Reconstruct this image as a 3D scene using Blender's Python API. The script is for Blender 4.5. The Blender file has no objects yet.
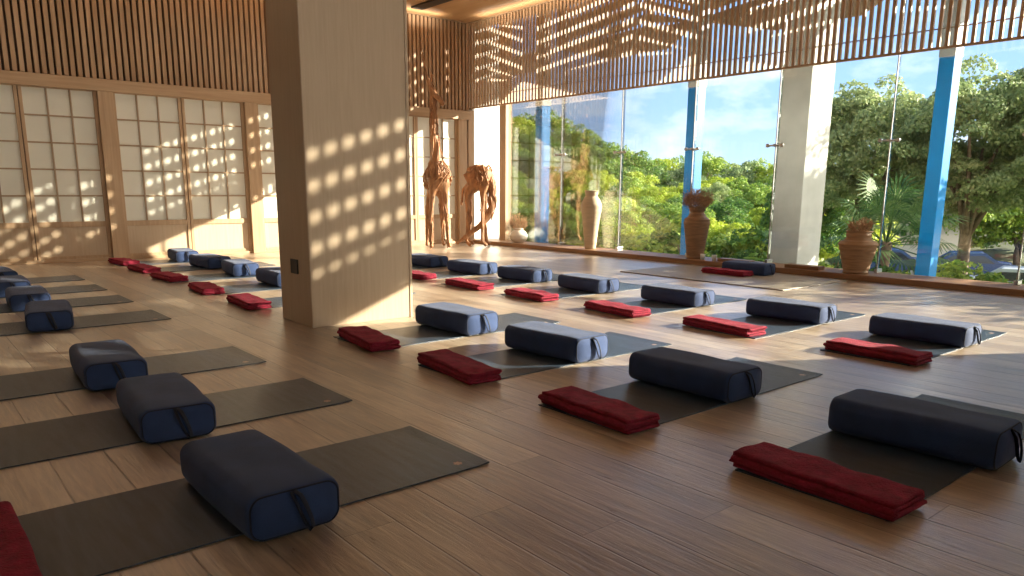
import bpy, bmesh, math, random
import numpy as np
from mathutils import Vector, Matrix, noise
PI = math.pi
rnd = random.Random(7)
scene = bpy.context.scene
col = scene.collection

# ------------------------------------------------------------------ sun geometry
TA = 0.60          # how far the light drifts along +Y per metre along -X
FILL = 3.0
KZ = 0.40          # how far it drops per metre along -X

# ------------------------------------------------------------------ helpers
def link(name, me, mat=None, parent=None, smooth=False, kind=None):
    if mat is not None and len(me.materials) == 0:
        me.materials.append(mat)
    if smooth:
        me.polygons.foreach_set('use_smooth', [True] * len(me.polygons))
    o = bpy.data.objects.new(name, me)
    col.objects.link(o)
    if parent is not None:
        o.parent = parent
    if kind:
        o['kind'] = kind
    return o

def tag(o, label, cat, group=None, kind=None):
    o['label'] = label
    o['category'] = cat
    if group: o['group'] = group
    if kind: o['kind'] = kind
    return o

def thing(name, label, cat, loc=(0, 0, 0), rz=0.0, group=None):
    o = bpy.data.objects.new(name, None)
    o.empty_display_size = 0.1
    col.objects.link(o)
    o.location = loc
    o.rotation_euler = (0, 0, rz)
    return tag(o, label, cat, group)

def copy_tree(o, parent=None):
    c = o.copy()
    col.objects.link(c)
    if parent is not None:
        c.parent = parent
    for ch in list(o.children):
        copy_tree(ch, c)
    return c

class MB:
    """collects vertices and faces for one mesh"""
    def __init__(s): s.v = []; s.f = []
    def box(s, x0, x1, y0, y1, z0, z1):
        b = len(s.v)
        s.v += [(x0,y0,z0),(x1,y0,z0),(x1,y1,z0),(x0,y1,z0),(x0,y0,z1),(x1,y0,z1),(x1,y1,z1),(x0,y1,z1)]
        s.f += [(b,b+3,b+2,b+1),(b+4,b+5,b+6,b+7),(b,b+1,b+5,b+4),(b+1,b+2,b+6,b+5),(b+2,b+3,b+7,b+6),(b+3,b,b+4,b+7)]
        return s
    def prism(s, pts, axis, a0, a1):
        """polygon pts (u,v) extruded along axis"""
        b = len(s.v); n = len(pts)
        def P(u, v, a):
            return (a,u,v) if axis == 'x' else ((u,a,v) if axis == 'y' else (u,v,a))
        for a in (a0, a1):
            for u, v in pts: s.v.append(P(u, v, a))
        s.f.append(tuple(range(b, b+n))); s.f.append(tuple(range(b+2*n-1, b+n-1, -1)))
        for i in range(n):
            j = (i+1) % n
            s.f.append((b+i, b+j, b+n+j, b+n+i))
        return s
    def tube(s, pts, rad, n=8, flat=1.0, close=True):
        """tube through pts with radii rad"""
        pts = [Vector(p) for p in pts]
        if not hasattr(rad, '__len__'): rad = [rad]*len(pts)
        b = len(s.v)
        up = Vector((0,0,1)); last = None
        for i, p in enumerate(pts):
            t = (pts[min(i+1,len(pts)-1)] - pts[max(i-1,0)]).normalized()
            if last is None:
                a = t.cross(up)
                if a.length < 1e-3: a = t.cross(Vector((1,0,0)))
                a.normalize()
            else:
                a = (last - t*last.dot(t)).normalized()
            last = a
            c = t.cross(a)
            for k in range(n):
                an = 2*PI*k/n
                s.v.append(tuple(p + a*math.cos(an)*rad[i] + c*math.sin(an)*rad[i]*flat))
        for i in range(len(pts)-1):
            for k in range(n):
                k2 = (k+1) % n
                s.f.append((b+i*n+k, b+i*n+k2, b+(i+1)*n+k2, b+(i+1)*n+k))
        if close:
            s.f.append(tuple(b+k for k in range(n-1,-1,-1)))
            s.f.append(tuple(b+(len(pts)-1)*n+k for k in range(n)))
        return s
    def lathe(s, prof, n=40, c=(0,0,0), wob=None):
        b = len(s.v)
        for r, z in prof:
            for k in range(n):
                an = 2*PI*k/n
                rr = r * (1 + (wob(an, z) if wob else 0))
                s.v.append((c[0]+rr*math.cos(an), c[1]+rr*math.sin(an), c[2]+z))
        for i in range(len(prof)-1):
            for k in range(n):
                k2 = (k+1) % n
                s.f.append((b+i*n+k, b+i*n+k2, b+(i+1)*n+k2, b+(i+1)*n+k))
        if prof[0][0] > 1e-4: s.f.append(tuple(b+k for k in range(n-1,-1,-1)))
        if prof[-1][0] > 1e-4: s.f.append(tuple(b+(len(prof)-1)*n+k for k in range(n)))
        return s
    def mesh(s, name):
        me = bpy.data.meshes.new(name)
        me.from_pydata(s.v, [], s.f)
        me.update()
        return me
    def build(s, name, mat=None, parent=None, smooth=False, kind=None, bevel=0.0, seg=2):
        o = link(name, s.mesh(name), mat, parent, smooth, kind)
        if bevel:
            m = o.modifiers.new('bevel', 'BEVEL'); m.width = bevel; m.segments = seg; m.limit_method = 'ANGLE'
        return o

# ------------------------------------------------------------------ materials
def new_mat(name):
    m = bpy.data.materials.new(name); m.use_nodes = True
    nt = m.node_tree
    for n in list(nt.nodes): nt.nodes.remove(n)
    out = nt.nodes.new('ShaderNodeOutputMaterial')
    return m, nt, out
def N(nt, t, **kw):
    n = nt.nodes.new(t)
    for k, v in kw.items():
        if k in n.inputs.keys(): n.inputs[k].default_value = v
        else: setattr(n, k, v)
    return n
def L(nt, a, b): nt.links.new(a, b)
def ramp(nt, fac, stops):
    r = nt.nodes.new('ShaderNodeValToRGB')
    e = r.color_ramp.elements
    while len(e) < len(stops): e.new(0.5)
    for i, (p, c) in enumerate(stops):
        e[i].position = p; e[i].color = (c[0], c[1], c[2], 1)
    L(nt, fac, r.inputs['Fac'])
    return r
def srgb(r, g, b):
    f = lambda c: (c/255/12.92) if c/255 <= 0.04045 else ((c/255+0.055)/1.055)**2.4
    return (f(r), f(g), f(b), 1)

def simple(name, color, rough=0.6, metal=0.0, nscale=0, namp=0.15, bump=0.0, bscale=60, sheen=0.0, spec=0.5, stretch=(1,1,1)):
    m, nt, out = new_mat(name)
    p = N(nt, 'ShaderNodeBsdfPrincipled')
    p.inputs['Base Color'].default_value = color
    p.inputs['Roughness'].default_value = rough
    p.inputs['Metallic'].default_value = metal
    p.inputs['Specular IOR Level'].default_value = spec
    if sheen:
        p.inputs['Sheen Weight'].default_value = sheen
        p.inputs['Sheen Roughness'].default_value = 0.4
    tc = N(nt, 'ShaderNodeTexCoord')
    mp = N(nt, 'ShaderNodeMapping'); mp.inputs['Scale'].default_value = stretch
    L(nt, tc.outputs['Object'], mp.inputs['Vector'])
    if nscale:
        no = N(nt, 'ShaderNodeTexNoise', Scale=nscale, Detail=5.0)
        L(nt, mp.outputs[0], no.inputs['Vector'])
        lo = tuple(c*(1-namp) for c in color[:3]); hi = tuple(min(1, c*(1+namp)) for c in color[:3])
        r = ramp(nt, no.outputs['Fac'], [(0.3, lo), (0.7, hi)])
        L(nt, r.outputs['Color'], p.inputs['Base Color'])
    if bump:
        nb = N(nt, 'ShaderNodeTexNoise', Scale=bscale, Detail=4.0)
        L(nt, mp.outputs[0], nb.inputs['Vector'])
        bp = N(nt, 'ShaderNodeBump', Strength=bump, Distance=0.01)
        L(nt, nb.outputs['Fac'], bp.inputs['Height'])
        L(nt, bp.outputs[0], p.inputs['Normal'])
    L(nt, p.outputs[0], out.inputs['Surface'])
    return m

def wood(name, c0, c1, axis='Z', rough=0.5, scale=1.0, bump=0.12, spec=0.4, rand=0.0):
    """fine grained timber, grain along one axis"""
    m, nt, out = new_mat(name)
    p = N(nt, 'ShaderNodeBsdfPrincipled')
    p.inputs['Roughness'].default_value = rough
    p.inputs['Specular IOR Level'].default_value = spec
    tc = N(nt, 'ShaderNodeTexCoord')
    mp = N(nt, 'ShaderNodeMapping')
    sc = {'X': (1.2, 22, 22), 'Y': (22, 1.2, 22), 'Z': (22, 22, 1.2)}[axis]
    mp.inputs['Scale'].default_value = tuple(s*scale for s in sc)
    L(nt, tc.outputs['Object'], mp.inputs['Vector'])
    n1 = N(nt, 'ShaderNodeTexNoise', Scale=1.0, Detail=6.0, Roughness=0.6, Distortion=0.4)
    L(nt, mp.outputs[0], n1.inputs['Vector'])
    n2 = N(nt, 'ShaderNodeTexNoise', Scale=0.9, Detail=2.0)
    L(nt, tc.outputs['Object'], n2.inputs['Vector'])
    ad = N(nt, 'ShaderNodeMath', operation='MULTIPLY_ADD'); ad.inputs[1].default_value = 0.7
    L(nt, n1.outputs['Fac'], ad.inputs[0])
    mu = N(nt, 'ShaderNodeMath', operation='MULTIPLY'); mu.inputs[1].default_value = 0.3
    L(nt, n2.outputs['Fac'], mu.inputs[0]); L(nt, mu.outputs[0], ad.inputs[2])
    last = ad.outputs[0]
    if rand:
        g = N(nt, 'ShaderNodeNewGeometry')
        q = N(nt, 'ShaderNodeMath', operation='MULTIPLY_ADD'); q.inputs[1].default_value = rand; q.inputs[2].default_value = -rand/2
        L(nt, g.outputs['Random Per Island'], q.inputs[0])
        s_ = N(nt, 'ShaderNodeMath', operation='ADD')
        L(nt, last, s_.inputs[0]); L(nt, q.outputs[0], s_.inputs[1]); last = s_.outputs[0]
    r = ramp(nt, last, [(0.32, c0), (0.68, c1)])
    L(nt, r.outputs['Color'], p.inputs['Base Color'])
    bp = N(nt, 'ShaderNodeBump', Strength=bump, Distance=0.004)
    L(nt, n1.outputs['Fac'], bp.inputs['Height']); L(nt, bp.outputs[0], p.inputs['Normal'])
    L(nt, p.outputs[0], out.inputs['Surface'])
    return m

def floor_mat():
    m, nt, out = new_mat('oak floorboards')
    p = N(nt, 'ShaderNodeBsdfPrincipled')
    tc = N(nt, 'ShaderNodeTexCoord')
    sp = N(nt, 'ShaderNodeSeparateXYZ'); L(nt, tc.outputs['Object'], sp.inputs[0])
    W = 0.205
    xs = N(nt, 'ShaderNodeMath', operation='DIVIDE'); xs.inputs[1].default_value = W; L(nt, sp.outputs['X'], xs.inputs[0])
    xi = N(nt, 'ShaderNodeMath', operation='FLOOR'); L(nt, xs.outputs[0], xi.inputs[0])
    xf = N(nt, 'ShaderNodeMath', operation='FRACT'); L(nt, xs.outputs[0], xf.inputs[0])
    wn = N(nt, 'ShaderNodeTexWhiteNoise', noise_dimensions='1D'); L(nt, xi.outputs[0], wn.inputs['W'])
    of = N(nt, 'ShaderNodeMath', operation='MULTIPLY_ADD'); of.inputs[1].default_value = 4.6
    L(nt, wn.outputs['Value'], of.inputs[0]); L(nt, sp.outputs['Y'], of.inputs[2])
    ys = N(nt, 'ShaderNodeMath', operation='DIVIDE'); ys.inputs[1].default_value = 4.6; L(nt, of.outputs[0], ys.inputs[0])
    yi = N(nt, 'ShaderNodeMath', operation='FLOOR'); L(nt, ys.outputs[0], yi.inputs[0])
    yf = N(nt, 'ShaderNodeMath', operation='FRACT'); L(nt, ys.outputs[0], yf.inputs[0])
    cb = N(nt, 'ShaderNodeCombineXYZ'); L(nt, xi.outputs[0], cb.inputs[0]); L(nt, yi.outputs[0], cb.inputs[1])
    w2 = N(nt, 'ShaderNodeTexWhiteNoise', noise_dimensions='2D'); L(nt, cb.outputs[0], w2.inputs['Vector'])
    # grain, shifted per plank
    sh = N(nt, 'ShaderNodeVectorMath', operation='MULTIPLY_ADD'); sh.inputs[1].default_value = (7, 13, 3)
    L(nt, w2.outputs['Color'], sh.inputs[0]); L(nt, tc.outputs['Object'], sh.inputs[2])
    mp = N(nt, 'ShaderNodeMapping'); mp.inputs['Scale'].default_value = (40, 3.2, 1)
    L(nt, sh.outputs[0], mp.inputs['Vector'])
    g1 = N(nt, 'ShaderNodeTexNoise', Scale=1.0, Detail=8.0, Roughness=0.62, Distortion=0.7); L(nt, mp.outputs[0], g1.inputs['Vector'])
    mp2 = N(nt, 'ShaderNodeMapping'); mp2.inputs['Scale'].default_value = (8, 1.7, 1)
    L(nt, sh.outputs[0], mp2.inputs['Vector'])
    g2 = N(nt, 'ShaderNodeTexNoise', Scale=1.0, Detail=3.0); L(nt, mp2.outputs[0], g2.inputs['Vector'])
    a = N(nt, 'ShaderNodeMath', operation='MULTIPLY_ADD'); a.inputs[1].default_value = 0.6
    L(nt, g1.outputs['Fac'], a.inputs[0])
    b = N(nt, 'ShaderNodeMath', operation='MULTIPLY_ADD'); b.inputs[1].default_value = 0.3
    L(nt, g2.outputs['Fac'], b.inputs[0]); L(nt, b.outputs[0], a.inputs[2])
    c = N(nt, 'ShaderNodeMath', operation='MULTIPLY'); c.inputs[1].default_value = 0.16
    L(nt, w2.outputs['Value'], c.inputs[0]); L(nt, c.outputs[0], b.inputs[2])
    r = ramp(nt, a.outputs[0], [(0.33, FL[0]), (0.5, FL[1]), (0.68, FL[2])])
    # knots
    vo = N(nt, 'ShaderNodeTexVoronoi', Scale=1.7); 
    mp3 = N(nt, 'ShaderNodeMapping'); mp3.inputs['Scale'].default_value = (1.6, 0.6, 1)
    L(nt, sh.outputs[0], mp3.inputs['Vector']); L(nt, mp3.outputs[0], vo.inputs['Vector'])
    kr = ramp(nt, vo.outputs['Distance'], [(0.02, (0.2, 0.16, 0.14)), (0.09, (1, 1, 1))])
    mk = N(nt, 'ShaderNodeMix', data_type='RGBA', blend_type='MULTIPLY'); mk.inputs[0].default_value = 0.8
    L(nt, r.outputs['Color'], mk.inputs[6]); L(nt, kr.outputs['Color'], mk.inputs[7])
    # gaps between boards
    def edge(sock, w):
        s1 = N(nt, 'ShaderNodeMath', operation='SUBTRACT'); s1.inputs[1].default_value = 0.5; L(nt, sock, s1.inputs[0])
        ab = N(nt, 'ShaderNodeMath', operation='ABSOLUTE'); L(nt, s1.outputs[0], ab.inputs[0])
        gt = N(nt, 'ShaderNodeMapRange'); gt.inputs['From Min'].default_value = 0.5-w; gt.inputs['From Max'].default_value = 0.5-w*0.35
        L(nt, ab.outputs[0], gt.inputs['Value']); return gt.outputs[0]
    e1 = edge(xf.outputs[0], 0.022); e2 = edge(yf.outputs[0], 0.0004)
    mx = N(nt, 'ShaderNodeMath', operation='MAXIMUM'); L(nt, e1, mx.inputs[0]); L(nt, e2, mx.inputs[1])
    gm = N(nt, 'ShaderNodeMix', data_type='RGBA'); gm.inputs[7].default_value = (0.05, 0.032, 0.02, 1)
    g8 = N(nt, 'ShaderNodeMath', operation='MULTIPLY'); g8.inputs[1].default_value = 0.5; L(nt, mx.outputs[0], g8.inputs[0])
    L(nt, g8.outputs[0], gm.inputs[0]); L(nt, mk.outputs[2], gm.inputs[6])
    L(nt, gm.outputs[2], p.inputs['Base Color'])
    rr = N(nt, 'ShaderNodeMapRange'); rr.inputs['From Min'].default_value = 0.3; rr.inputs['From Max'].default_value = 0.7; rr.inputs['To Min'].default_value = 0.26; rr.inputs['To Max'].default_value = 0.6
    L(nt, g1.outputs['Fac'], rr.inputs['Value']); L(nt, rr.outputs[0], p.inputs['Roughness'])
    p.inputs['Specular IOR Level'].default_value = 1.0
    p.inputs['Coat Weight'].default_value = 1.0; p.inputs['Coat Roughness'].default_value = 0.30; p.inputs['Coat IOR'].default_value = 1.6
    p.inputs['Coat Tint'].default_value = (1, 1, 1, 1)
    hh = N(nt, 'ShaderNodeMath', operation='MULTIPLY_ADD'); hh.inputs[1].default_value = -0.35
    L(nt, mx.outputs[0], hh.inputs[0])
    h2 = N(nt, 'ShaderNodeMath', operation='MULTIPLY'); h2.inputs[1].default_value = 0.7; L(nt, a.outputs[0], h2.inputs[0])
    L(nt, h2.outputs[0], hh.inputs[2])
    bp = N(nt, 'ShaderNodeBump', Strength=0.6, Distance=0.012)
    L(nt, hh.outputs[0], bp.inputs['Height']); L(nt, bp.outputs[0], p.inputs['Normal']); L(nt, bp.outputs[0], p.inputs['Coat Normal'])
    L(nt, p.outputs[0], out.inputs['Surface'])
    return m

def glass_mat():
    m, nt, out = new_mat('clear window glass')
    t = N(nt, 'ShaderNodeBsdfTransparent'); t.inputs[0].default_value = (0.96, 0.975, 0.97, 1)
    g = N(nt, 'ShaderNodeBsdfGlossy'); g.inputs['Roughness'].default_value = 0.02
    fr = N(nt, 'ShaderNodeFresnel'); fr.inputs['IOR'].default_value = 1.45
    ml = N(nt, 'ShaderNodeMath', operation='MULTIPLY'); ml.inputs[1].default_value = 0.75
    L(nt, fr.outputs[0], ml.inputs[0])
    mx = N(nt, 'ShaderNodeMixShader'); L(nt, ml.outputs[0], mx.inputs[0]); L(nt, t.outputs[0], mx.inputs[1]); L(nt, g.outputs[0], mx.inputs[2])
    L(nt, mx.outputs[0], out.inputs['Surface'])
    return m

def leaf_mat(name, stops, trans=0.35):
    m, nt, out = new_mat(name)
    g = N(nt, 'ShaderNodeNewGeometry'); oi = N(nt, 'ShaderNodeObjectInfo')
    tc = N(nt, 'ShaderNodeTexCoord')
    no = N(nt, 'ShaderNodeTexNoise', Scale=1.1, Detail=2.0); L(nt, tc.outputs['Object'], no.inputs['Vector'])
    a = N(nt, 'ShaderNodeMath', operation='MULTIPLY_ADD'); a.inputs[1].default_value = 0.35
    b = N(nt, 'ShaderNodeMath', operation='MULTIPLY_ADD'); b.inputs[1].default_value = 0.4
    c = N(nt, 'ShaderNodeMath', operation='MULTIPLY'); c.inputs[1].default_value = 0.35
    L(nt, g.outputs['Random Per Island'], a.inputs[0]); L(nt, oi.outputs['Random'], b.inputs[0]); L(nt, no.outputs['Fac'], c.inputs[0])
    L(nt, c.outputs[0], b.inputs[2]); L(nt, b.outputs[0], a.inputs[2])
    r = ramp(nt, a.outputs[0], stops)
    d = N(nt, 'ShaderNodeBsdfPrincipled'); d.inputs['Roughness'].default_value = 0.55; d.inputs['Specular IOR Level'].default_value = 0.3
    t = N(nt, 'ShaderNodeBsdfTranslucent')
    L(nt, r.outputs['Color'], d.inputs['Base Color']); L(nt, r.outputs['Color'], t.inputs['Color'])
    mx = N(nt, 'ShaderNodeMixShader'); mx.inputs[0].default_value = trans
    L(nt, d.outputs[0], mx.inputs[1]); L(nt, t.outputs[0], mx.inputs[2]); L(nt, mx.outputs[0], out.inputs['Surface'])
    return m

FL = [(0.12, 0.078, 0.050), (0.34, 0.24, 0.155), (0.60, 0.48, 0.34)]
M = {}
M['floor'] = floor_mat()
M['oak'] = wood('pale oak joinery', (0.40, 0.265, 0.155), (0.55, 0.39, 0.245), 'Z', 0.5)
M['oakh'] = wood('pale oak beam', (0.40, 0.265, 0.155), (0.55, 0.39, 0.245), 'X', 0.5)
M['pillar'] = wood('light oak veneer', (0.50, 0.375, 0.25), (0.58, 0.45, 0.315), 'Z', 0.45, 1.6, 0.03)
M['slat'] = wood('brown timber slats', (0.40, 0.26, 0.155), (0.56, 0.39, 0.25), 'Z', 0.5, 1.0, 0.1, 0.4, 0.25)
M['slat_back'] = simple('dark slat backing', (0.07, 0.038, 0.02, 1), 0.8)
M['ceil'] = wood('warm timber ceiling', (0.50, 0.29, 0.14), (0.62, 0.39, 0.20), 'Y', 0.5, 0.5, 0.03)
M['sill'] = wood('brown timber sill', (0.22, 0.11, 0.05), (0.36, 0.2, 0.1), 'Y', 0.45)
M['paper'] = simple('frosted paper glass', (0.74, 0.73, 0.63, 1), 0.35, nscale=2.0, namp=0.03)
M['muntin'] = wood('oak glazing bars', (0.33, 0.23, 0.14), (0.45, 0.33, 0.21), 'Z', 0.5)
M['white_wall'] = simple('white plaster', (0.78, 0.78, 0.72, 1), 0.8, nscale=3, namp=0.03, bump=0.05)
M['black'] = simple('black plastic', (0.015, 0.014, 0.013, 1), 0.4)
M['steel'] = simple('brushed steel', (0.62, 0.62, 0.62, 1), 0.28, 1.0)
M['silicone'] = simple('grey joint sealant', (0.34, 0.33, 0.33, 1), 0.6)
M['glass'] = glass_mat()
M['finglass'] = glass_mat()
M['blue'] = simple('bright blue paint', (0.0, 0.19, 0.52, 1), 0.4, nscale=3, namp=0.1)
M['greycap'] = simple('grey painted steel', (0.32, 0.35, 0.37, 1), 0.5)
M['concrete'] = simple('off white render', (0.47, 0.47, 0.44, 1), 0.8, nscale=4, namp=0.08, bump=0.1, bscale=30)
M['outwood'] = wood('outdoor louvre timber', (0.34, 0.23, 0.15), (0.46, 0.33, 0.22), 'Y', 0.6)
M['mat'] = simple('charcoal rubber', (0.040, 0.062, 0.092, 1), 0.30, nscale=6, namp=0.35, bump=0.25, bscale=400, stretch=(6, 0.6, 1))
M['pale_mat'] = simple('pale beige rug', (0.30, 0.255, 0.195, 1), 0.45, nscale=10, namp=0.08, bump=0.2, bscale=300)
M['logo'] = simple('pale pink print', (0.6, 0.42, 0.36, 1), 0.5)
M['navy'] = simple('slate navy cotton', (0.026, 0.054, 0.148, 1), 0.85, nscale=9, namp=0.16, bump=0.3, bscale=260, sheen=0.10)
M['navy_d'] = simple('navy webbing', (0.014, 0.02, 0.04, 1), 0.8, bump=0.3, bscale=400)
M['red'] = simple('crimson terry', (0.29, 0.012, 0.038, 1), 0.95, nscale=22, namp=0.3, bump=1.0, bscale=110)
M['vase_cream'] = simple('cream stoneware', (0.55, 0.43, 0.29, 1), 0.6, nscale=5, namp=0.12, bump=0.1, stretch=(1, 1, 6))
M['vase_white'] = simple('white crackled clay', (0.7, 0.66, 0.58, 1), 0.6, nscale=8, namp=0.08, bump=0.1)
M['vase_brown'] = simple('brown ribbed clay', (0.30, 0.175, 0.09, 1), 0.6, nscale=5, namp=0.25, bump=0.15, stretch=(1, 1, 9))
M['vase_tan'] = simple('tan ribbed clay', (0.34, 0.20, 0.105, 1), 0.6, nscale=5, namp=0.25, bump=0.15, stretch=(1, 1, 9))
M['dry'] = simple('dried stems', (0.42, 0.25, 0.14, 1), 0.9, nscale=20, namp=0.4)
M['drift'] = simple('red brown driftwood', (0.37, 0.18, 0.08, 1), 0.6, nscale=16, namp=0.45, bump=0.7, bscale=60, stretch=(1, 1, 0.35))
M['cup'] = simple('frosted cup', (0.75, 0.78, 0.78, 1), 0.3)
M['bark'] = simple('grey brown bark', (0.16, 0.11, 0.075, 1), 0.9, nscale=12, namp=0.3, bump=0.5)
M['leafA'] = leaf_mat('mixed green foliage', [(0.2, (0.03, 0.09, 0.03)), (0.5, (0.12, 0.24, 0.035)), (0.85, (0.36, 0.44, 0.06))])
M['leafB'] = leaf_mat('olive grey foliage', [(0.2, (0.07, 0.13, 0.06)), (0.5, (0.19, 0.28, 0.11)), (0.85, (0.42, 0.48, 0.20))])
M['palm'] = leaf_mat('palm green', [(0.2, (0.03, 0.09, 0.04)), (0.6, (0.09, 0.18, 0.05)), (0.9, (0.18, 0.26, 0.08))])
M['leafC'] = leaf_mat('yellow green foliage', [(0.2, (0.10, 0.20, 0.02)), (0.5, (0.30, 0.40, 0.03)), (0.85, (0.50, 0.54, 0.06))])
M['grass'] = simple('scrubby grass', (0.11, 0.13, 0.055, 1), 0.95, nscale=0.8, namp=0.5, bump=0.5, bscale=5)
M['asphalt'] = simple('grey asphalt', (0.16, 0.17, 0.18, 1), 0.9, nscale=3, namp=0.15)
M['carblue'] = simple('dark blue car paint', (0.02, 0.05, 0.13, 1), 0.25)
M['carsilver'] = simple('silver car paint', (0.42, 0.44, 0.45, 1), 0.3, 0.3)
M['carglass'] = simple('tinted car glass', (0.02, 0.025, 0.03, 1), 0.08)
M['tyre'] = simple('black tyre rubber', (0.015, 0.015, 0.015, 1), 0.8)
M['lampred'] = simple('red tail lamp', (0.4, 0.02, 0.02, 1), 0.3)
M['house'] = simple('cream stucco', (0.62, 0.55, 0.42, 1), 0.85)
M['rock'] = simple('pinkish grey stone', (0.36, 0.27, 0.22, 1), 0.9, nscale=2, namp=0.3, bump=0.6, bscale=6)

# ------------------------------------------------------------------ the room
YW = 12.88       # shoji wall
XS = 9.59        # inner face of the hanging slat screen
XG = 9.95        # glass line
ZC = 4.40        # ceiling
ZV = 2.74        # lower edge of slats
X0, Y0 = -3.6, -4.2

MB().box(X0, 10.0, Y0, YW+0.35, -0.15, 0.0).build('floor', M['floor'], kind='structure')
MB().box(X0, 9.98, Y0, YW+0.35, ZC, ZC+0.12).build('ceiling', M['ceil'], kind='structure')
MB().box(X0-0.15, X0, Y0, YW+0.35, 0, ZC).build('wall_left', M['white_wall'], kind='structure')
wf = MB()
wf.box(X0-0.15, 10.1, Y0-0.15, Y0, 0, 2.6).box(X0-0.15, 10.1, Y0-0.15, Y0, 4.1, ZC)
fx = [X0-0.15, -0.5, 2.6, 5.7, 8.8]
for x in fx: wf.box(x, x+0.28, Y0-0.15, Y0, 2.6, 4.1)
wf.box(9.0, 10.1, Y0-0.15, Y0, 2.6, 4.1)
wf.build('wall_front', M['white_wall'], kind='structure')
for i, (a, b) in enumerate(zip(fx[:-1], fx[1:])):
    MB().box(a+0.28, b, Y0-0.08, Y0-0.07, 2.6, 4.1).build('window_%d' % (11+i), M['glass'], kind='structure')
MB().box(X0-2, 13, Y0-3.2, Y0-0.15, ZC, ZC+0.15).build('trim_15', M['concrete'], kind='structure')
MB().box(X0, 10.0, YW+0.2, YW+0.35, 0, ZC).build('wall_back', M['slat_back'], kind='structure')
# window side: solid beyond the glazing near the camera
MB().box(9.65, 10.1, Y0, -0.75, 0, ZC+0.3).build('wall_right', M['white_wall'], kind='structure')
# white return and oak jamb at the far end of the glazing
MB().box(9.68, 10.55, YW, YW+0.35, 0, ZC).build('wall_end', M['white_wall'], kind='structure')
MB().box(9.53, 9.68, YW-0.06, YW+0.2, 0, 2.7).box(9.90, 10.06, 12.06, 12.26, 0, ZC).build('trim_1', M['oak'], kind='structure', bevel=0.004)
# sill along the glass
MB().box(9.48, 10.08, -0.75, 12.82, 0.0, 0.075).build('trim_2', M['sill'], kind='structure', bevel=0.006)

# shoji wall: leaves in pairs between wide posts
PIT = 2.2
bz = MB(); bz.box(X0, 9.6, YW-0.07, YW+0.2, 2.51, 2.685)
bz.build('trim_3', M['oakh'], kind='structure', bevel=0.006)
bs = MB(); bs.box(X0, 9.6, YW-0.02, YW+0.2, 0.0, 0.045)
bs.build('baseboard_back', M['oakh'], kind='structure', bevel=0.004)
posts = MB()
for k in range(-3, 4):
    xp = 2.69 + PIT*k
    posts.box(xp, xp+0.205, YW-0.06, YW+0.2, 0, 2.53)
posts.build('trim_4', M['oak'], kind='structure', bevel=0.005)

def make_leaf():
    """one sliding leaf, origin at its left foot; 1.10 wide"""
    w = 0.99
    fr = MB()
    st = 0.045
    fr.box(0, st, 0, 0.05, 0.045, 2.53); fr.box(w-st, w, 0, 0.05, 0.045, 2.53)
    fr.box(st, w-st, 0, 0.05, 2.50, 2.53); fr.box(st, w-st, 0, 0.05, 0.52, 0.60); fr.box(st, w-st, 0, 0.05, 0.045, 0.09)
    f = fr.build('door', M['oak'], kind='structure', bevel=0.003)
    pw = (w-2*st)
    p = MB().box(st, w-st, 0.028, 0.04, 0.60, 2.50).build('paper_panel', M['paper'], f)
    mu = MB()
    for i in (1, 2):
        x = st + pw*i/3; mu.box(x-0.011, x+0.011, 0.010, 0.03, 0.60, 2.50)
    for i in range(1, 5):
        z = 0.60 + 1.90*i/5; mu.box(st, w-st, 0.012, 0.03, z-0.011, z+0.011)
    mu.build('glazing_bars', M['muntin'], f)
    MB().box(st, w-st, 0.018, 0.04, 0.09, 0.52).build('lower_panel', M['pillar'], f)
    return f
leaf0 = None; n = 0
for k in range(-3, 4):
    for j in (0, 1):
        x = 2.69 + PIT*k + 0.205 + (0.0 if j == 0 else 1.003)
        if x > 9.0: continue
        if leaf0 is None: leaf0 = make_leaf(); d = leaf0
        else: d = copy_tree(leaf0)
        n += 1
        d.name = 'door_%d' % n
        d.location = (x, YW - (0.0 if j == 0 else 0.0) + (0.01 if j else 0.0), 0)

# vertical slats over the shoji wall
sb = MB()
x = X0 + 0.02
while x < 9.56:
    sb.box(x, x+0.056, YW+0.02, YW+0.085, 2.70, ZC); x += 0.0905
sb.build('trim_5', M['slat'], kind='structure')
MB().box(X0, 9.6, YW+0.12, YW+0.19, 2.70, ZC).build('trim_6', M['slat_back'], kind='structure')
# hanging slat screen in front of the glass
sb = MB()
y = -0.7
while y < YW:
    sb.box(XS, XS+0.034, y, y+0.038, ZV+0.012, ZC); y += 0.0905
sb.build('trim_7', M['slat'], kind='structure')
MB().box(XS-0.004, XS+0.04, -0.75, YW, ZV-0.012, ZV+0.014).build('trim_8', M['slat'], kind='structure')
MB().tube([(XS+0.05, -0.7, 2.96), (XS+0.05, YW-0.02, 2.96)], 0.008).build('trim_9', M['silicone'], kind='structure')
# metal track at the ceiling edge
MB().box(X0, 9.6, YW-0.015, YW+0.02, ZC-0.02, ZC).box(XS-0.03, XS, -0.7, YW-0.02, ZC-0.02, ZC).build('trim_10', M['muntin'], kind='structure')
# black linear diffuser in the ceiling
MB().box(7.95, 8.2, 1.0, 12.45, ZC-0.035, ZC).build('ceiling_diffuser', M['black'], bevel=0.01)
tag(bpy.data.objects['ceiling_diffuser'], 'long black linear air diffuser running along the timber ceiling', 'air diffuser')

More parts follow.
